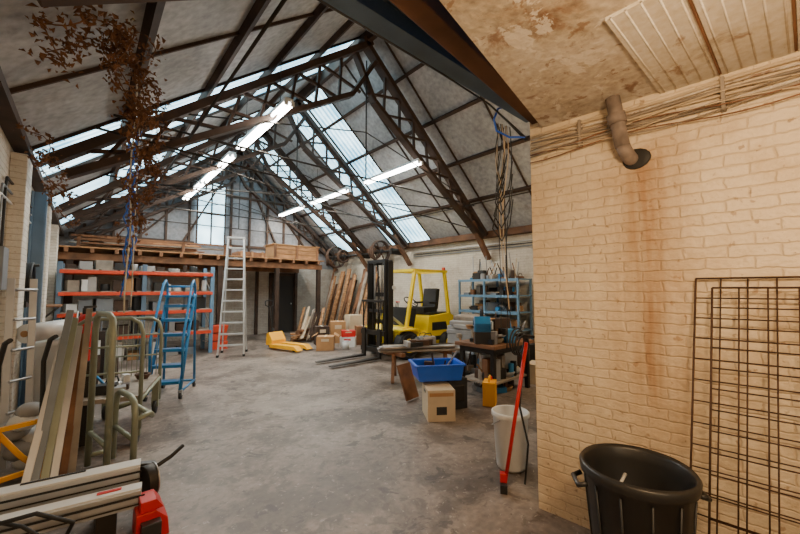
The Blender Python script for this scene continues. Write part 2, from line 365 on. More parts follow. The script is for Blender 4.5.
# lamps
def lamp(x,ya,yb,z,e=62):
    l=B('fluorescent_lamp',(x,(ya+yb)/2,z)); h=(yb-ya)/2
    l.bb((-.06,-h,.0),(.06,h,.05),M_WHT)
    for s_ in(-1,1):
        l.cyl((s_*.045,-h+.03,-.03),(s_*.045,h-.03,-.03),.022,M_TUBEL,seg=10)
        for e_ in(-1,1): l.bb((s_*.045-.024,e_*h-.015,-.055),(s_*.045+.024,e_*h+.015,.01),M_WHT)
    top=(zL(x) if x<XM else zRt(x))-z-.05
    for yy in (-h*.7,h*.7): l.cyl((0,yy,.05),(0,yy,top),.005,M_DST,seg=6)
    o=l.done()
    a=bpy.data.lights.new('tube_glow','AREA'); a.shape='RECTANGLE'; a.size=.12; a.size_y=yb-ya-.1; a.energy=e; a.color=(1,.88,.72)
    ao=bpy.data.objects.new('tube_glow',a); C.scene.collection.objects.link(ao); ao.parent=o; ao.location=(0,0,-.06)
for a,b_ in ((4.6,6.7),(7.15,9.35),(9.5,11.5)): lamp(2.0,a,b_,4.09)
for a,b_ in ((5.1,7.0),(7.8,9.75),(10.3,12.1)): lamp(5.02,a,b_,4.12)
# ---------------------------------------------------------------- mezzanine
m=B('mezzanine')
m.bb((XL,10.6,2.16),(5.85,10.72,2.32),M_OAK); m.bb((XL,12.3,2.12),(5.85,12.38,2.32),M_OAK)
for k in range(15): 
    x=XL+.2+k*.43; m.bb((x,10.45,2.32),(x+.07,12.38,2.42),M_OAK)
for k in range(9): m.bb((XL,10.45+k*.215,2.42),(5.85,10.45+k*.215+.2,2.45),M_PINE)
for x in (-.3,2.75,4.35,5.75):
    m.bb((x-.06,10.6,0),(x+.06,10.72,2.16),M_DARKW); m.bb((x-.05,12.3,0),(x+.05,12.37,2.12),M_DARKW)
m.done(.005)
s=B('plank_stack')
for k in range(26):
    x0=-.4+random.uniform(0,.9); L_=random.uniform(1.0,2.6); y=10.62+random.random()*1.2
    s.box((x0+L_/2,y,2.47+.04*(k//4)),(L_,.16,.03),random.choice([M_OAK,M_OAK,M_GREYW,M_PINE]),(0,random.uniform(-.02,.02),random.uniform(-.03,.03)))
for k in range(4): s.bb((-.2+k*1.0,10.5,2.452),(-.14+k*1.0,10.56,2.7),M_OAK)
s.bb((-.3,10.5,2.68),(3.0,10.56,2.72),M_OAK)
s.done()
c=B('wooden_crate',(4.95,10.95,2.451))
c.bb((-.72,-.35,0),(.72,.35,.42),M_CARD)
for z in (.0,.14,.28,): c.bb((-.74,-.37,z+.01),(.74,-.35,z+.12),M_PINE)
for x in (-.7,0,.7): c.bb((x-.04,-.39,0),(x+.04,-.37,.43),M_OAK)
c.bb((-.78,-.4,.42),(.78,.4,.45),M_CARD); c.done(.004)
c=B('wooden_crate',(3.65,11.1,2.451)); c.bb((-.4,-.3,0),(.4,.3,.16),M_OAK)
for x in(-.3,0,.3): c.bb((x-.03,-.32,0),(x+.03,-.3,.18),M_PINE)
c.done(.004)
r=B('pallet_rack')
for x in (-.4,.95,2.3):
    for y in (9.55,10.3):
        r.bb((x-.04,y-.035,0),(x+.04,y+.035,2.05),M_LBLU if x>2 else M_BLUEM)
    for k in range(5):
        z=.2+k*.4; r.beam((x,9.55,z),(x,10.3,z+.38 if k%2 else z),.025,.025,M_STEEL)
for z in (.5,1.0,1.42,1.86):
    for y in (9.51,10.34):
        r.bb((-.4,y-.025,z-.035),(2.3,y+.025,z+.035),M_ORG)
    for k in range(9): r.bb((-.38+k*.3,9.52,z+.035),(-.12+k*.3,10.33,z+.055),M_GREYW)
r.done(.004)
it=B('rack_stock')
for z in (.0,.557,1.057,1.477,1.917):
    x=-.32
    while x<2.2:
        w_=random.uniform(.08,.32); h_=random.uniform(.10,.30 if z else .42)
        if z>1.9: h_*=.7
        if x+w_<2.24:
            mm=random.choice([M_DARKW,M_GREYW,M_TARP,M_WHT,M_CARD,M_BLKP,M_STEEL,M_DARKW,M_BLKP,M_GREYM])
            if random.random()<.3: it.cyl((x+w_/2,9.75,z),(x+w_/2,9.75,z+h_),w_*.4,mm)
            else: it.box((x+w_/2,9.85,z+h_/2),(w_*.9,.5,h_),mm,(0,0,random.uniform(-.12,.12)))
        x+=w_+.02
it.done(.006)
it=B('storage_bin')
for k in range(3): it.prism([(2.44,.02+k*.2),(2.76,.02+k*.2),(2.8,.19+k*.2),(2.4,.19+k*.2)],9.9,10.25,M_ORG)
it.bb((2.4,9.88,0),(2.8,10.27,.02),M_ORG); it.done(.006)
l=B('step_ladder',(2.66,9.0,0),-.40)
H=2.74
for s_ in (-1,1):
    l.beam((s_*.27,-.40,0),(s_*.17,.0,H),.035,.07,M_ALU,(0,1,0)); l.beam((s_*.27,.25,0),(s_*.17,.06,H),.03,.05,M_ALU,(0,1,0))
    l.bb((s_*.27-.025,-.45,0),(s_*.27+.025,-.35,.05),M_BLK); l.bb((s_*.27-.025,.2,0),(s_*.27+.025,.3,.05),M_BLK)
for k in range(1,11):
    f=k/11; ww=.27-.10*f; l.box((0,-.40+.40*f,H*f),(2*ww,.09,.035),M_ALU)
l.box((0,.03,H),(.40,.16,.04),M_ALU); l.cyl((-.23,-.2,1.2),(-.23,.15,1.2),.008,M_STEEL); l.done(.003)
l=B('mobile_steps',(.98,6.15,0),-.45)
for s_ in (-1,1):
    x=s_*.20
    l.tube([(x,-.3,.08),(x*.95,0,.75),(x*.9,.3,1.38),(x*.9,.33,1.45)],.024,M_BLUE)
    l.tube([(x*1.05,.36,.08),(x*.95,.33,1.4),(x*.95,.30,1.58),(x*.95,.22,1.64),(x*.95,.14,1.58),(x*1.0,-.22,.85),(x,-.24,.80),(x,-.22,.22)],.018,M_BLUE)
    l.cyl((x*1.05,-.3,.1),(x*1.05,.36,.1),.016,M_BLUE)
    for y in (-.3,.36): l.cyl((x*1.05-.015,y,.045),(x*1.05+.015,y,.045),.045,M_BLK); l.bb((x*1.05-.022,y-.02,.05),(x*1.05+.022,y+.02,.12),M_STEEL)
for k in range(6):
    f=(k+.6)/6.3; l.box((0,-.3+.62*f,.1+1.3*f),(.38,.17,.04),M_BLUE)
l.box((0,.30,1.40),(.38,.22,.03),M_BLUE); l.cyl((-.19,.30,1.55),(.19,.3,1.55),.016,M_BLUE); l.cyl((-.21,.36,.1),(.21,.36,.1),.016,M_BLUE)
l.done()
l=B('pallet_truck',(3.80,9.0,0),-1.25)
for s_ in (-1,1):
    l.prism([(-.1,.05),(.75,.05),(.85,.02),(.88,.04),(.75,.14),(-.1,.14)],s_*.17-.09,s_*.17+.09,M_ORY)
    l.cyl((.7,s_*.17-.04,.04),(.7,s_*.17+.04,.04),.04,M_BLK)
l.prism([(-.28,.1),(-.05,.1),(-.05,.22),(-.18,.42),(-.26,.38)],-.22,.22,M_ORY)
l.cyl((-.3,-.06,.09),(-.3,.06,.09),.09,M_BLK); l.cyl((-.25,0,.25),(-.3,0,.5),.04,M_BLK)
l.tube([(-.3,0,.3),(-.35,0,.7),(-.42,0,1.05)],.016,M_DST); l.tube([(-.42,-.03,1.05),(-.44,-.13,1.1),(-.46,-.12,1.2),(-.47,0,1.23),(-.46,.12,1.2),(-.44,.13,1.1),(-.42,.03,1.05)],.013,M_BLK)
l.done(.005)
# ---------------------------------------------------------------- forklift
f=B('forklift')
ya,yb=5.85,6.85
f.prism([(5.1,.3),(5.1,.6),(5.22,.68),(5.5,.68),(5.6,.45),(5.95,.45),(6.02,.88),(6.75,.94),(6.93,.84),(7.0,.4),(6.92,.2),(5.45,.2)],ya,yb,M_YEL)
f.prism([(6.05,.32),(6.9,.32),(6.9,.42),(6.05,.42)],ya-.006,yb+.006,M_BLKP)
f.prism([(6.12,.55),(6.65,.55),(6.6,.74),(6.12,.74)],ya-.006,yb+.006,M_BLKP)
f.prism([(5.62,.24),(5.95,.24),(5.95,.36),(5.62,.36)],ya-.006,yb+.006,M_BLKP)
f.bb((6.15,ya+.1,.9),(6.8,yb-.1,.96),M_BLKP)
for (x,r,wd) in ((5.28,.3,.2),(6.6,.25,.16)):
    for (yy,sg) in ((ya,-1),(yb,1)):
        y_=yy+sg*.03
        f.cyl((x,y_-wd/2,r),(x,y_+wd/2,r),r,M_BLK,seg=32); f.ring((x,y_+sg*wd/2,r),r*.82,.03,M_BLK)
        f.cyl((x,y_+sg*(wd/2+.012),r),(x,y_,r),r*.5,M_YEL,seg=24); f.cyl((x,y_+sg*(wd/2+.04),r),(x,y_,r),r*.18,M_DST)
        for k in range(6):
            a=k*math.pi/3; f.cyl((x+.34*r*math.cos(a),y_,r+.34*r*math.sin(a)),(x+.34*r*math.cos(a),y_+sg*(wd/2+.03),r+.34*r*math.sin(a)),.012,M_DST,seg=6)
for yy in (ya,yb):
    s_=-1 if yy==ya else 1
    f.box((5.28,yy+s_*.03,.635),(.5,.24,.03),M_YEL); f.box((5.55,yy+s_*.03,.56),(.03,.24,.16),M_YEL,(0,.4,0))
for y in (ya+.06,yb-.06):
    f.beam((5.35,y,.62),(5.62,y,1.93),.06,.08,M_YEL,(0,1,0)); f.beam((6.78,y,.85),(6.62,y,1.93),.06,.08,M_YEL,(0,1,0))
    f.beam((5.58,y,1.95),(6.7,y,1.95),.07,.06,M_YEL)
f.bb((5.56,ya+.04,1.92),(5.63,yb-.04,1.98),M_YEL); f.bb((6.62,ya+.04,1.92),(6.69,yb-.04,1.98),M_YEL)
for k in range(7): f.bb((5.72+k*.13,ya+.07,1.935),(5.76+k*.13,yb-.07,1.965),M_YEL)
f.box((6.35,6.35,1.02),(.46,.46,.12),M_BLK); f.box((6.6,6.35,1.28),(.12,.44,.5),M_BLK,(0,.15,0))
for y in (6.1,6.6): f.box((6.42,y,1.18),(.3,.05,.05),M_BLK)
f.prism([(5.42,.6),(5.62,.6),(5.72,1.06),(5.52,1.1)],5.95,6.75,M_BLKP)
f.cyl((5.65,6.3,.95),(5.85,6.3,1.2),.025,M_BLK)
pts=[];ax=Vector((.62,0,.78)).normalized();u_=Vector((0,1,0));v_=ax.cross(u_)
for k in range(24):
    a=k*math.pi/12; pts.append(Vector((5.86,6.3,1.21))+(u_*math.cos(a)+v_*math.sin(a))*.18)
f.tube(pts,.014,M_BLK,closed=True)
for a in (0,2.1,4.2): f.cyl((5.86,6.3,1.21),Vector((5.86,6.3,1.21))+(u_*math.cos(a)+v_*math.sin(a))*.18,.01,M_BLK,seg=6)
for k in range(3): f.cyl((5.6,6.5+.05*k,1.0),(5.66,6.5+.05*k,1.2),.008,M_BLK,seg=6); f.sph((5.66,6.5+.05*k,1.21),.018,M_RED)
for y,s_ in ((6.0,1),(6.7,-1)):
    f.bb((4.9,y-.025,.1),(5.04,y+.025,2.12),M_DST); f.bb((4.9,y,.1),(4.925,y+s_*.06,2.12),M_DST); f.bb((5.015,y,.1),(5.04,y+s_*.06,2.12),M_DST)
    f.bb((4.84,y+s_*.05-.02,.14),(4.95,y+s_*.05+.02,2.16),M_BLKP)
    f.cyl((4.98,y+s_*.13,.15),(4.98,y+s_*.13,1.2),.035,M_DST); f.cyl((4.98,y+s_*.13,1.2),(4.98,y+s_*.13,2.05),.022,M_STEEL)
    f.tube([(4.9,y+s_*.2,.35),(4.9,y+s_*.2,2.05),(4.98,y+s_*.2,2.12),(5.03,y+s_*.2,2.05),(5.03,y+s_*.2,.8)],.012,M_BLK)
    f.tube([(5.05,y+s_*.17,.4),(5.1,y+s_*.19,1.2),(5.0,y+s_*.19,2.1)],.015,M_BLK)
    f.cyl((5.05,y+s_*.02,.9),(5.4,y+s_*.02,.66),.03,M_STEEL)
for z in (.2,.75,1.35,2.06): f.bb((5.0,6.0,z),(5.04,6.7,z+.09),M_DST)
for z in (.2,1.0,2.1): f.bb((4.85,6.05,z),(4.9,6.65,z+.07),M_BLKP)
for z in (.15,.52): f.bb((4.74,5.93,z),(4.79,6.77,z+.1),M_DST)
for k in range(5): f.bb((4.76,5.98+.18*k,.55),(4.785,6.0+.18*k,1.25),M_DST)
f.bb((4.755,5.95,1.23),(4.79,6.77,1.28),M_DST)
for y in (6.08,6.62):
    f.bb((4.7,y-.06,.04),(4.745,y+.06,.66),M_DST); f.prism([(3.55,.035),(4.745,.035),(4.745,.085),(3.55,.05)],y-.06,y+.06,M_DST)
for y in (5.93,6.77): f.cyl((5.02,y,1.55),(5.02,y+.01,1.55),.05,M_WHT)
f.bb((6.7,6.0,1.98),(6.76,6.06,2.06),M_ORG)
f.done(.008)
# ---------------------------------------------------------------- right side things
pal=[M_CARD,M_WHT,M_BLKP,M_STEEL,M_OAK,M_DST,M_BLUE,M_GREYW,M_TARP,M_RUST,M_CRDW,M_DARKW,M_GREYM,M_BLK]
def pack(b,x0,x1,y0,y1,z,n,hm=.22,sm=.3,zj=0):
    for k in range(n):
        w_=random.uniform(.05,sm); d_=random.uniform(.05,sm*.7); h_=random.uniform(.04,hm)
        cx=random.uniform(x0+w_/2,x1-w_/2); cy=random.uniform(y0+d_/2,y1-d_/2); t=random.random(); mm=random.choice(pal); zz=z+random.random()*zj
        if t<.22: b.cyl((cx,cy,zz),(cx,cy,zz+h_),min(w_,d_)/2,mm)
        elif t<.34: 
            for q in range(3): b.ring((cx,cy,zz+.02+.02*q),w_*.45+.01*q,.011,mm,'Z',20)
        elif t<.48: b.cyl((cx,cy,zz+.01),(cx+random.uniform(-.2,.2),cy+random.uniform(-.15,.15),zz+h_*1.6),.012,mm,seg=8)
        elif t<.6: 
            b.cyl((cx-w_/2,cy,zz+d_/2.5),(cx+w_/2,cy,zz+d_/2.5),d_/2.5,mm); b.tube([(cx-w_/3,cy,zz+d_*.8),(cx-w_/4,cy,zz+d_*.8+.05),(cx+w_/4,cy,zz+d_*.8+.05),(cx+w_/3,cy,zz+d_*.8)],.008,M_BLK,seg=6)
        else: b.box((cx,cy,zz+h_/2),(w_,d_,h_),mm,(0,0,random.uniform(-.6,.6)))
s=B('shelf_unit')
for x in (6.85,7.38):
    for y in (4.05,4.9,5.62): s.bb((x-.02,y-.02,0),(x+.02,y+.02,1.75),M_LBLU)
for z in (.25,.62,1.0,1.36,1.72): s.bb((6.83,4.03,z),(7.4,5.64,z+.025),M_LBLU); s.bb((6.82,4.03,z-.03),(6.84,5.64,z+.025),M_LBLU)
s.done()
s=B('shelf_clutter')
for z in (.275,.645,1.025,1.385,1.745): pack(s,6.9,7.35,4.12,5.55,z,26,.24,.3)
for k in range(14):
    y=4.1+random.random()*1.4; s.cyl((7.2,y,1.75),(7.2+random.uniform(-.1,.1),y+random.uniform(-.15,.15),2.0+random.random()*.35),.012,random.choice(pal),seg=6)
s.done(.004)
w=B('work_bench')
bx=4.2
w.bb((bx,2.85,.68),(5.25,3.55,.73),M_OAK); w.bb((bx+.05,2.9,.60),(5.2,3.5,.68),M_DST)
for x in (bx+.08,5.17):
    for y in (2.93,3.47): w.bb((x-.03,y-.03,0),(x+.03,y+.03,.62),M_DST)
w.bb((bx+.05,2.92,.18),(5.2,3.48,.21),M_GREYW); w.done(.004)
s=B('bench_clutter')
pack(s,bx+.05,5.2,2.9,3.45,.73,46,.22,.32); pack(s,bx+.1,5.2,2.95,3.45,.90,22,.2,.22); pack(s,bx+.1,5.1,2.95,3.45,.21,44,.36,.3)
pack(s,bx+.1,5.2,3.0,3.45,.0,18,.17,.3)
s.done(.005)
s=B('bench_vice',(4.7,2.93,.73)); s.cyl((0,0,0),(0,0,.05),.09,M_BLUE); s.prism([(-.12,.05),(.12,.05),(.12,.16),(.05,.2),(-.12,.2)],-.05,.05,M_BLUE); s.bb((-.2,-.06,.13),(-.15,.06,.22),M_DST); s.cyl((-.3,0,.12),(-.1,0,.12),.02,M_STEEL); s.cyl((-.29,-.1,.12),(-.29,.1,.12),.008,M_STEEL); s.done(.006)
s=B('power_tool',(4.4,3.2,.90),.7); s.prism([(-.2,0),(.2,0),(.22,.1),(.1,.2),(-.15,.22),(-.22,.12)],-.11,.11,M_BLUE); s.tube([(-.12,0,.2),(-.1,0,.3),(.1,0,.3),(.12,0,.19)],.02,M_BLK); s.cyl((.2,-.12,.08),(.2,.12,.08),.07,M_BLKP); s.box((0,0,-.08),(.4,.22,.17),M_BLKP); s.done(.012)
s=B('jerrycan',(4.06,2.84,0),.5); s.bb((-.12,-.08,0),(.12,.08,.30),M_ORY); s.tube([(-.08,0,.30),(-.06,0,.36),(.04,0,.36),(.06,0,.30)],.013,M_ORY); s.cyl((.09,0,.30),(.09,0,.34),.025,M_RED); s.done(.015)
s=B('lumber_stack')
for k in range(9):
    s.box((4.35+random.uniform(-.08,.08),4.45+random.uniform(-.1,.1),.48+.03*(k//3)),(1.3,.13,.028),random.choice([M_GREYW,M_GREYW,M_TARP,M_OAK]),(0,0,-.5+random.uniform(-.15,.15)))
for dx in(-.5,.5):
    x=4.35+dx*.8;y=4.45-dx*.44
    s.beam((x-.2,y-.2,0),(x-.05,y-.05,.43),.05,.05,M_OAK); s.beam((x+.2,y+.2,0),(x+.05,y+.05,.43),.05,.05,M_OAK); s.box((x,y,.43),(.08,.5,.06),M_OAK)
pack(s,4.0,4.7,4.3,4.6,.55,12,.14,.3)
s.done(.003)
s=B('tarpaulin_heap',(5.75,4.5,0))
for k in range(11):
    s.box((random.uniform(-.1,.1),random.uniform(-.1,.1),.1+k*.085),(random.uniform(.4,.7),random.uniform(.4,.65),.09),random.choice([M_TARP,M_TARP,M_GREYW,M_DARKW]),(random.uniform(-.08,.08),random.uniform(-.08,.08),random.random()*2))
s.bb((-.3,-.3,0),(.3,.3,.8),M_TARP)
s.done(.02)
s=B('scrap_metal'); pack(s,5.35,6.6,2.4,3.9,0,56,.6,.4); pack(s,4.6,5.25,3.75,4.1,0,22,.5,.3)
s.done(.005)
s=B('cardboard_box',(3.22,3.0,0),-.62)
s.bb((-.15,-.2,0),(.17,.2,.35),M_CRDW); s.box((-.152,0,.3),(.005,.1,.03),M_BLKP)
s.box((0.01,-.203,.12),(.12,.004,.09),M_BLKP); s.box((.01,-.202,.3),(.28,.004,.04),M_CARD); s.done(.006)
s=B('tool_case',(3.62,3.14,0),-.3); s.bb((-.13,-.17,0),(.15,.2,.38),M_BLKP); s.box((0,-.18,.2),(.2,.02,.2),M_DST); s.done(.012)
s=B('plastic_crate',(3.42,3.2,.385),-.55)
s.prism([(-.26,0),(.26,0),(.3,.19),(-.3,.19)],-.21,-.19,M_BLU2); s.prism([(-.26,0),(.26,0),(.3,.19),(-.3,.19)],.19,.21,M_BLU2)
s.box((-.275,0,.095),(.02,.4,.19),M_BLU2,(0,-.2,0)); s.box((.275,0,.095),(.02,.4,.19),M_BLU2,(0,.2,0)); s.bb((-.26,-.2,0),(.26,.2,.02),M_BLU2)
for y in (-.22,.22): s.bb((-.31,y-.015,.175),(.31,y+.015,.195),M_BLU2)
for x in (-.31,.31): s.bb((x-.015,-.22,.175),(x+.015,.22,.195),M_BLU2)
pack(s,-.2,.2,-.15,.15,.02,12,.2,.2); s.done(.004)
s=B('leaning_board',(3.4,3.72,0),.2); s.box((0,0,.24),(.28,.025,.48),M_OAK,(-.35,0,0)); s.done(.003)
s=B('plastic_bucket',(2.78,1.74,0)); s.lathe([(0,.01),(.105,.01),(.11,0),(.12,.02),(.145,.42),(.158,.43),(.158,.46),(.148,.47),(.138,.46),(.115,.03),(0,.03)],(0,0,0),M_WHT)
s.tube([(.155*math.cos(a),.155*math.sin(a),.42-.1*math.sin(a)) for a in [math.pi*k/14 for k in range(15)]],.004,M_STEEL); s.done()
s=B('broom',(0,0,0)); s.cyl((2.44,1.58,.06),(2.54,1.44,1.10),.014,M_RED); s.box((2.43,1.59,.06),(.05,.05,.12),M_RED,(0,0,.6)); s.box((2.43,1.59,.03),(.14,.05,.06),M_BLK,(0,0,.6)); s.done()
s=B('rubbish_bin',(2.06,.60,0))
s.lathe([(0,.005),(.17,.005),(.18,.02),(.228,.585),(.245,.595),(.25,.635),(.238,.65),(.226,.63),(.215,.58),(.17,.03),(0,.03)],(0,0,0),M_BLKP,40)
for a in (2.2,5.34):
    c_,s_=math.cos(a),math.sin(a); s.tube([(.235*c_-.06*s_,.235*s_+.06*c_,.56),(.275*c_-.05*s_,.275*s_+.05*c_,.545),(.275*c_+.05*s_,.275*s_-.05*c_,.545),(.235*c_+.06*s_,.235*s_-.06*c_,.56)],.012,M_BLKP)
for k in range(12):
    a=k*math.pi/6; s.tube([(.185*math.cos(a),.185*math.sin(a),.05),(.228*math.cos(a),.228*math.sin(a),.57)],.005,M_BLKP)
s.box((.0,.0,.3),(.24,.02,.3),M_BLK,(.3,.2,.4)); s.tube([(-.1,0,.25),(-.05,.05,.42),(.03,.08,.52),(.1,.08,.54)],.008,M_WHT); s.done()
for k,(yy,bot,off,H_) in enumerate(((.40,.28,.03,1.55),(.33,.20,.075,1.5))):
    s=B('wire_mesh_panel')
    n=15; rows=15
    def P(a,h):
        y=yy-a*1.5; x=wallx(y)-off-(1-h)*bot
        return (x,y-.0+(1-h)*.05,.01+h*H_)
    for i in range(n+1): s.cyl(P(i/n,0),P(i/n,1),.0035 if i else .005,M_WIRE,seg=6)
    for j in range(rows+1): s.cyl(P(0,j/rows),P(1,j/rows),.0035 if j<rows else .005,M_WIRE,seg=6)
    s.done()
s=B('electrical_conduits')
for k in range(6):
    z=2.60-.024*k; pts=[]
    for i in range(16):
        y=1.28-i*.2; pts.append((wallx(y)-.02-.004*(k%2),y,z+.008*math.sin(i*1.3+k)))
    s.tube(pts,.007 if k%2 else .009,[M_CRDW,M_PLAST,M_GREYW][k%3])
for k in range(6):
    pts=[(wallx(y)-.045,y,2.52-.018*k+ .022*math.sin(y*6+k*2)) for y in [1.28-i*.1 for i in range(26)]]
    s.tube(pts,.004,[M_CRDW,M_GREYW,M_OAK][k%3],seg=6)
for y in (.25,.95): s.bb((wallx(y)-.045,y-.008,2.44),(wallx(y)-.005,y+.008,2.62),M_GREYW)
s.done()
wp=wallx(.7)
s=B('soil_pipe'); s.cyl((wp-.075,.70,2.36),(wp-.12,.73,2.66),.040,M_PIPE,seg=24); s.cyl((wp-.095,.715,2.50),(wp-.105,.722,2.56),.050,M_PIPE,seg=24); s.tube([(wp-.075,.70,2.37),(wp-.06,.69,2.33),(wp-.02,.68,2.30),(wp+.05,.67,2.28)],.039,M_PIPE,seg=16); s.done()
s=B('wall_hole')
s.sph((wallx(.66),.66,2.29),.085,M_BLK,(.12,1,.75)); s.done()
s=B('hanging_cables')
for k in range(12):
    x=2.34+random.random()*.16; y=1.52+random.random()*.06; zb=random.uniform(1.0,2.3); pts=[]
    ph=random.random()*6
    for i in range(14):
        f_=i/13; pts.append((x+.03*math.sin(f_*6+ph),y+.02*math.cos(f_*5+k),2.8-(2.8-zb)*f_))
    s.tube(pts,random.choice([.003,.004,.006]),random.choice([M_BLK,M_BLK,M_DST,M_DST,M_CRDW]),seg=6)
for k in range(4):
    a0=2.55-.1*k; s.tube([(2.42-.02*k,1.50,a0),(2.36-.03*k,1.5,a0-.15),(2.30-.02*k,1.52,a0-.3),(2.36,1.52,a0-.38),(2.44,1.5,a0-.25),(2.46,1.48,a0-.05)],.005,M_BLK,seg=6)
s.tube([(2.36,1.48,2.9),(2.26,1.47,2.85),(2.22,1.48,2.76),(2.28,1.5,2.7),(2.38,1.45,2.66),(2.38,1.32,2.62)],.008,M_BLU2)
for k in range(3): s.tube([(2.40,1.31+.01*k,2.60),(2.32,1.36+.02*k,2.68+.02*k),(2.1,1.44,2.82),(1.6,1.44,2.84),(.5,1.44,2.85)],.006,M_BLK,seg=6)
s.done()
s=B('coiled_hose')
for k in range(4): s.ring((2.60,1.50+.018*k,1.06+.01*k),.08+.008*k,.007,M_BLK,'Y')
s.tube([(2.60,1.5,.98),(2.56,1.52,.6),(2.64,1.5,.3),(2.58,1.5,.02)],.008,M_BLK); s.bb((2.59,1.31,1.13),(2.61,1.58,1.15),M_DST); s.done()
s=B('loose_cable_bundle')
for k in range(8):
    pts=[]; a0=random.random()*6
    for i in range(18):
        f_=i/17; pts.append((7.38-.1*random.random(),2.2+k*.2+.3*math.sin(f_*3+a0),2.75-f_*1.1+.12*math.sin(f_*8+a0)))
    s.tube(pts,.008,M_BLK,seg=6)
s.bb((7.4,2.2,1.5),(7.49,2.7,2.2),M_STEEL); s.bb((7.4,3.4,2.2),(7.49,3.9,2.6),M_STEEL)
for k in range(3): s.tube([(7.46,2.5+.1*k,2.2),(7.46,2.5+.1*k,2.62-.06*k),(7.46,7.9,2.62-.06*k)],.012,[M_WHT,M_BLK,M_GREYM][k])
s.done()
s=B('line_shaft_pulley')
s.cyl((7.12,8.2,2.72),(7.12,12.2,2.72),.03,M_DST)
for y,r_ in ((8.9,.34),(9.2,.2),(11.6,.38),(11.1,.22)):
    s.ring((7.0,y,2.72),r_,.03,M_RUST,'Y'); s.ring((7.0,y+.08,2.72),r_,.03,M_RUST,'Y'); s.cyl((7.0,y-.06,2.72),(7.0,y+.14,2.72),.06,M_DST)
    for k in range(6):
        a=k*math.pi/3; s.cyl((7.0,y+.04,2.72),(7.0+r_*math.cos(a),y+.04,2.72+r_*math.sin(a)),.018,M_RUST,seg=8)
for y in (8.5,10.2,12.0): s.bb((7.05,y-.05,2.6),(7.49,y+.05,2.78),M_DST)
s.done()
s=B('leaning_timber')
for k in range(26):
    y=9.2+k*.115+random.uniform(-.03,.03); h_=random.uniform(1.7,2.45); x=7.0-random.random()*.25
    s.beam((x-.25,y,0.02),(min(7.42,x+.28),y+random.uniform(-.1,.1),h_),random.choice([.03,.05]),random.choice([.10,.14,.2]),random.choice([M_PINE,M_OAK,M_OAK,M_GREYW,M_DARKW]),(0,1,0))
s.done(.003)
s=B('timber_offcuts')
for k in range(22):
    x=4.95+random.random()*.6; y=9.75+random.random()*.5; 
    s.beam((x-.3,y-.2,.03+random.random()*.1),(x+.1,y+.15,random.uniform(.4,1.0)),.03,.11,random.choice([M_PINE,M_OAK,M_GREYW,M_DARKW,M_CRDW]),(0,1,0))
for k in range(8): s.box((5.1,9.95,.02+.045*k),(1.1,.12+.05*random.random(),.04),random.choice([M_PINE,M_OAK]),(0,0,random.uniform(-.8,.8)))
s.done()
def carton(loc,d,rz,m,n='cardboard_box',open_=False):
    s=B(n,loc,rz); x,y,z=d[0]/2,d[1]/2,d[2]
    s.bb((-x,-y,0),(x,y,z),m); s.box((0,-y-.003,z*.75),(x*.9,.004,z*.18),M_RED if m is M_WHT else M_CRDW); s.box((0,0,z+.002),(.05,d[1],.004),M_CRDW)
    if open_:
        s.box((-x-.06,0,z+.03),(.14,d[1],.008),m,(0,-.5,0)); s.box((x+.06,0,z+.03),(.14,d[1],.008),m,(0,.5,0))
    s.done(.004)
carton((4.6,8.1,0),(.42,.4,.34),-.6,M_CARD,open_=True)
carton((4.95,8.95,0),(.36,.36,.5),-.3,M_DARKW,'wooden_box')
carton((5.3,8.15,0),(.4,.3,.26),-.7,M_WHT)
carton((5.3,8.15,.265),(.36,.28,.16),-.5,M_RED,'tool_case')
carton((5.5,9.0,0),(.42,.42,.6),-.5,M_CARD)
carton((5.85,8.25,0),(.4,.36,.5),-.4,M_OAK,'wooden_box')
carton((6.1,9.1,0),(.42,.42,.75),-.2,M_CRDW)
carton((6.4,8.45,0),(.42,.42,.6),-.5,M_CARD)
carton((6.6,7.7,0),(.5,.42,.7),-.3,M_OAK,'wooden_box')
s=B('paint_can',(5.0,7.8,0)); s.cyl((0,0,0),(0,0,.2),.09,M_WHT); s.ring((0,0,.2),.09,.006,M_STEEL,'Z'); s.tube([(-.09,0,.17),(-.05,0,.27),(.05,0,.27),(.09,0,.17)],.003,M_STEEL); s.done()
s=B('scrap_wood_pile'); 
for k in range(12): s.box((5.8+random.uniform(-.1,.2),7.5+random.uniform(-.1,.1),.02+.05*(k//2)),(random.uniform(.3,.6),.1,.035),random.choice([M_PINE,M_OAK,M_DARKW]),(0,0,random.uniform(-1,1)))
s.done()
# ---------------------------------------------------------------- left side things
t=B('platform_trolley',(.33,4.95,0),-.28)
t.bb((-.27,-.5,.42),(.27,.5,.46),M_GREYW)
pack(t,-.25,.25,-.4,.4,.46,8,.14,.25)
for x in(-.27,.27): t.cyl((x,-.52,.42),(x,.52,.42),.018,M_TUBE)
for (y,h_) in ((-.52,1.22),(.52,1.15)):
    t.tube([(-.27,y,.15),(-.27,y,h_-.15),(-.24,y,h_-.05),(-.17,y,h_),(.17,y,h_),(.24,y,h_-.05),(.27,y,h_-.15),(.27,y,.15)],.019,M_TUBE)
    for z in (.7,.95): t.cyl((-.27,y,z),(.27,y,z),.01,M_TUBE)
    for k in range(1,11 if y>0 else 1): t.cyl((-.27+.05*k,y,.42),(-.27+.05*k,y,h_),.004,M_TUBE,seg=6)
for x in(-.24,.24):
    for y in(-.48,.48): t.cyl((x-.02,y,.08),(x+.02,y,.08),.08,M_BLK); t.bb((x-.035,y-.03,.08),(x+.035,y+.03,.42),M_TUBE)
t.done()
t=B('tube_chair_frame',(.24,3.85,0),.2)
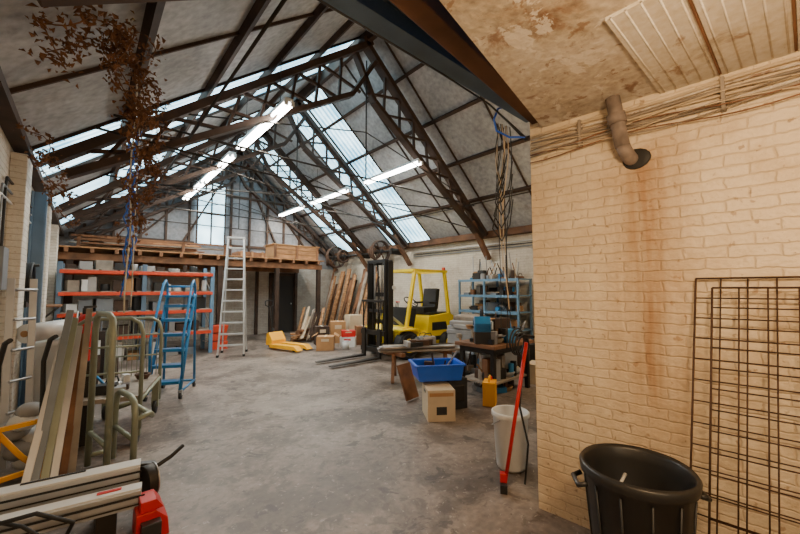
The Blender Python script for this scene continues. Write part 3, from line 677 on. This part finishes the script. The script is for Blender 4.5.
for (x,h_) in ((-.12,1.3),(.05,.62)):
    t.tube([(x,-.25,.02),(x,-.25,h_-.12),(x,-.22,h_-.03),(x,-.14,h_),(x,.12,h_),(x,.2,h_-.03),(x,.24,h_-.12),(x,.26,.02)],.024,M_TUBE)
    t.cyl((x,-.25,.3),(x,.26,.3),.018,M_TUBE)
t.tube([(.05,-.25,.45),(.16,-.22,.48),(.22,-.1,.42),(.22,.1,.42),(.16,.22,.48),(.05,.26,.45)],.022,M_TUBE)
t.cyl((-.12,-.25,.1),(.05,-.25,.1),.018,M_TUBE); t.cyl((-.12,.26,.1),(.05,.26,.1),.018,M_TUBE); t.done()
t=B('leaning_profiles')
for k in range(6):
    t.beam((-.28+.05*k,3.50+.03*k,.02),(-.12+.03*k,4.0+.04*k,1.12+.07*((k*3)%4)),.03,.045,[M_ALU,M_GREYM,M_TUBE,M_STEEL,M_OAK,M_GREYW][k],(1,0,0))
t.done(.003)
t=B('extension_ladder')
for s_ in (0,.26): t.beam((-.46+s_*.5,4.45+s_*.5,.02),(-.5+s_*.5,4.62+s_*.5,1.6),.025,.05,M_STEEL,(1,0,0))
for k in range(6): t.cyl((-.46,4.46+.02*k,.2+.26*k),(-.34,4.60+.02*k,.2+.26*k),.012,M_STEEL)
t.done(.003)
t=B('plastic_barrel',(-.2,5.4,0)); t.lathe([(0,0),(.19,0),(.21,.03),(.225,.4),(.23,.90),(.24,.92),(.24,.95),(.22,.97),(.0,.98)],(0,0,0),M_WHT); t.done()
t=B('plastic_roll'); t.cyl((-.42,4.95,1.08),(.0,5.5,1.1),.09,M_WHT,seg=24); t.cyl((-.43,4.94,1.08),(.01,5.51,1.1),.03,M_CARD); t.done()
t=B('plastic_barrel',(-.2,6.25,0)); t.lathe([(0,0),(.22,0),(.25,.1),(.26,.4),(.25,.8),(.22,.88),(0,.9)],(0,0,0),M_TARP); t.done()
t=B('plastic_barrel',(-.25,7.4,0)); t.lathe([(0,0),(.22,0),(.25,.1),(.26,.4),(.25,.8),(.22,.88),(0,.9)],(0,0,0),M_BLUE); t.done()
t=B('floor_clutter'); pack(t,-.3,.45,7.8,9.3,.0,54,.8,.45); pack(t,-.4,.0,5.75,6.0,0,6,.5,.25); t.done(.006)
t=B('fire_extinguisher',(.0,4.75,0)); t.lathe([(0,0),(.06,0),(.065,.02),(.065,.36),(.045,.43),(.022,.46),(0,.46)],(0,0,.80),M_RED,20); t.cyl((0,0,1.26),(0,0,1.32),.018,M_BLK); t.box((.04,0,1.33),(.1,.02,.02),M_BLK); t.bb((-.08,-.08,0),(.08,.08,.80),M_DST); t.done()
t=B('sack_truck',(-.32,3.85,0),.35)
for x in(-.12,.12):
    t.tube([(x,0,.1),(x,.03,.7),(x,.05,.95),(x,-.05,1.12),(x,-.15,1.15)],.016,M_BLK); t.cyl((x-.02,.08,.1),(x+.02,.08,.1),.1,M_BLK); t.cyl((x-.03,.08,.1),(x+.03,.08,.1),.045,M_YEL)
    t.tube([(x,-.02,.1),(x,-.02,.5)],.02,M_ORY)
for z in (.15,.5): t.bb((-.13,-.03,z),(.13,0,z+.03),M_ORY)
t.bb((-.15,-.2,.02),(.15,0,.035),M_ORY); t.tube([(-.12,0,.5),(.0,-.05,.3),(.12,0,.15)],.018,M_ORY); t.done()
t=B('mitre_saw')
t.beam((-.42,3.17,.27),(.33,3.07,.27),.13,.10,M_ALU); t.beam((-.42,3.17,.325),(.33,3.07,.325),.11,.012,M_WHT)
t.beam((-.38,2.97,.2),(.32,2.87,.2),.12,.10,M_ALU); t.beam((-.38,2.97,.253),(.32,2.87,.253),.09,.012,M_WHT)
for (y0_,z_) in ((3.10,.27),(2.90,.2)):
    t.beam((-.4,y0_,z_+.02),(.33,y0_-.1,z_+.02),.006,.014,M_BLK); t.beam((-.4,y0_-.001,z_-.025),(.33,y0_-.101,z_-.025),.006,.01,M_DST)
t.bb((-.3,2.9,0),(-.2,3.2,.16),M_DST); t.bb((.1,2.85,0),(.2,3.15,.16),M_DST)
t.prism([(.28,.0),(.45,.0),(.44,.1),(.38,.16),(.28,.16)],2.68,2.88,M_RED)
t.prism([(.3,.16),(.42,.16),(.38,.22),(.3,.22)],2.7,2.85,M_RED); t.bb((.30,2.62,.0),(.40,2.68,.12),M_BLKP)
t.cyl((.34,3.01,.21),(.40,3.03,.21),.10,M_DST,seg=32); t.cyl((.40,3.03,.21),(.41,3.032,.21),.105,M_STEEL,seg=32); t.prism([(.3,.2),(.44,.2),(.42,.3),(.33,.32)],3.05,3.1,M_BLKP)
t.box((-.1,3.155,.334),(.3,.02,.006),M_BLK,(0,0,-.13)); t.box((.16,2.9,.262),(.12,.03,.006),M_RED,(0,0,-.13))
t.tube([(.42,3.0,.30),(.5,3.02,.33),(.58,3.06,.37)],.014,M_DST)
t.tube([(-.4,3.0,.28),(-.2,2.8,.25),(-.05,2.75,.1),(.05,2.8,.03),(.2,2.7,.015)],.01,M_BLK)
t.tube([(-.3,2.8,.3),(-.15,2.75,.32),(.0,2.78,.2),(-.05,2.85,.05),(-.2,2.8,.02)],.012,M_BLK)
t.done(.006)
t=B('crumpled_bag',(-.3,4.22,0)); 
for k in range(6): t.sph((random.uniform(-.1,.06),random.uniform(-.08,.08),.13+.08*k),.14-.01*k,M_TARP if k%2 else M_WHT,(1,1,.7),10)
t.done()
t=B('wall_shelf'); t.bb((XL+.01,8.6,1.2),(XL+.28,9.4,1.23),M_OAK)
for y in (8.7,9.3): t.beam((XL+.01,y,.95),(XL+.25,y,1.2),.03,.03,M_DST)
t.done()
t=B('hose_coil')
for k in range(6): t.ring((XL+.05+.02*k,5.6,1.62-.01*k),.16+.012*k,.012,M_BLU2 if k<3 else M_BLK,'X')
t.cyl((XL,5.6,1.75),(XL+.2,5.6,1.77),.015,M_DST); t.done()
t=B('blue_rope')
for k in range(5):
    t.tube([(.32+.035*math.sin(f*1.9+k*1.5)+.015*k,5.1+.03*math.cos(f*2.2+k),3.5-f*.13) for f in range(17-k)],.008,M_BROPE,seg=6)
t.done()
t=B('hanging_rope'); t.tube([(.25+.01*math.sin(f),3.75,3.35-f*.17) for f in range(13)],.006,M_ROPE,seg=6); t.tube([(.33,4.3,3.5-f*.18) for f in range(13)],.005,M_ROPE,seg=6); t.done()
def vine(name,strands):
    v=B(name); li=v.mi(M_LEAF)
    for (p0,p1,n) in strands:
        p0=Vector(p0);p1=Vector(p1);pts=[];a=random.random()*6
        for i in range(16):
            f_=i/15; p=p0.lerp(p1,f_)+Vector((.07*math.sin(f_*9+a),.07*math.cos(f_*8+a),.04*math.sin(f_*14+a))); pts.append(p)
        v.tube(pts,.004,M_LEAF,seg=5)
        for k in range(int(n*1.6)):
            c_=random.choice(pts)+Vector((random.gauss(0,.035),random.gauss(0,.035),random.gauss(0,.035)))
            u=Vector((random.gauss(0,1),random.gauss(0,1),random.gauss(0,1))).normalized(); w_=u.orthogonal().normalized(); sz=random.uniform(.012,.03)
            nrm=u.cross(w_)*sz*.5
            vs=[v.bm.verts.new(c_+u*sz),v.bm.verts.new(c_+w_*sz*.6+nrm),v.bm.verts.new(c_-u*sz),v.bm.verts.new(c_-w_*sz*.6+nrm)]
            fc=v.bm.faces.new(vs); fc.material_index=li
    v.done()
vine('dried_vine',[((.15,3.3,3.4),(.3,3.5,2.55),200),((.05,3.2,3.4),(.22,3.4,2.8),140),((-.3,3.1,3.0),(.35,3.3,3.4),120),((.3,3.4,3.3),(.36,3.6,2.5),180),((.3,3.5,2.6),(.22,3.6,1.9),90),((.0,2.6,3.1),(.2,3.4,3.3),100),((-.1,2.5,3.0),(-.25,3.0,2.85),60),((-.4,4.2,2.85),(-.2,4.2,2.3),70),((.36,3.6,2.9),(.33,3.7,2.2),100),((.1,2.9,3.2),(.28,3.2,2.6),100),((-.35,5.0,2.9),(-.2,5.0,2.2),90),((.36,3.7,2.5),(.30,3.8,1.95),60)])
# ---------------------------------------------------------------- unseen bulbs: annex lamp and added fill
def light(name,loc,e,col,r=.12,typ='POINT'):
    l=bpy.data.lights.new(name+'_glow',typ); l.energy=e; l.color=col
    l.shadow_soft_size=r
    b=B(name,loc); b.sph((0,0,0),.05,M_BULB); b.cyl((0,0,.04),(0,0,.1),.02,M_BLKP); b.cyl((0,0,.1),(0,0,.29),.004,M_BLK,seg=6); o=b.done()
    lo=bpy.data.objects.new(name+'_glow',l); C.scene.collection.objects.link(lo); lo.parent=o; lo.location=(0,0,-.12)
light('unseen_bulb',(.9,-.2,2.36),85,(1,.68,.38),.15)
light('unseen_bulb',(.4,-1.9,2.36),55,(1,.78,.52),.2)  # added fill behind the camera, brightens the foreground
light('unseen_bulb',(5.2,1.75,3.0),130,(1,.72,.42),.15)  # added fill hidden behind the annex wall, lights the near hall floor
wd=bpy.data.worlds.new('sky'); C.scene.world=wd; wd.use_nodes=True
bg=wd.node_tree.nodes['Background']; st=wd.node_tree.nodes.new('ShaderNodeTexSky'); st.sky_type='HOSEK_WILKIE'; wd.node_tree.links.new(st.outputs[0],bg.inputs[0]); bg.inputs[1].default_value=.6
cd=bpy.data.cameras.new('camera'); cd.sensor_width=36; cd.lens=16.1; cd.clip_start=.05
co=bpy.data.objects.new('camera',cd); C.scene.collection.objects.link(co); co.location=(0,0,1.5)
co.rotation_euler=(math.radians(90+3.65),0,-math.radians(41.2))
C.scene.camera=co
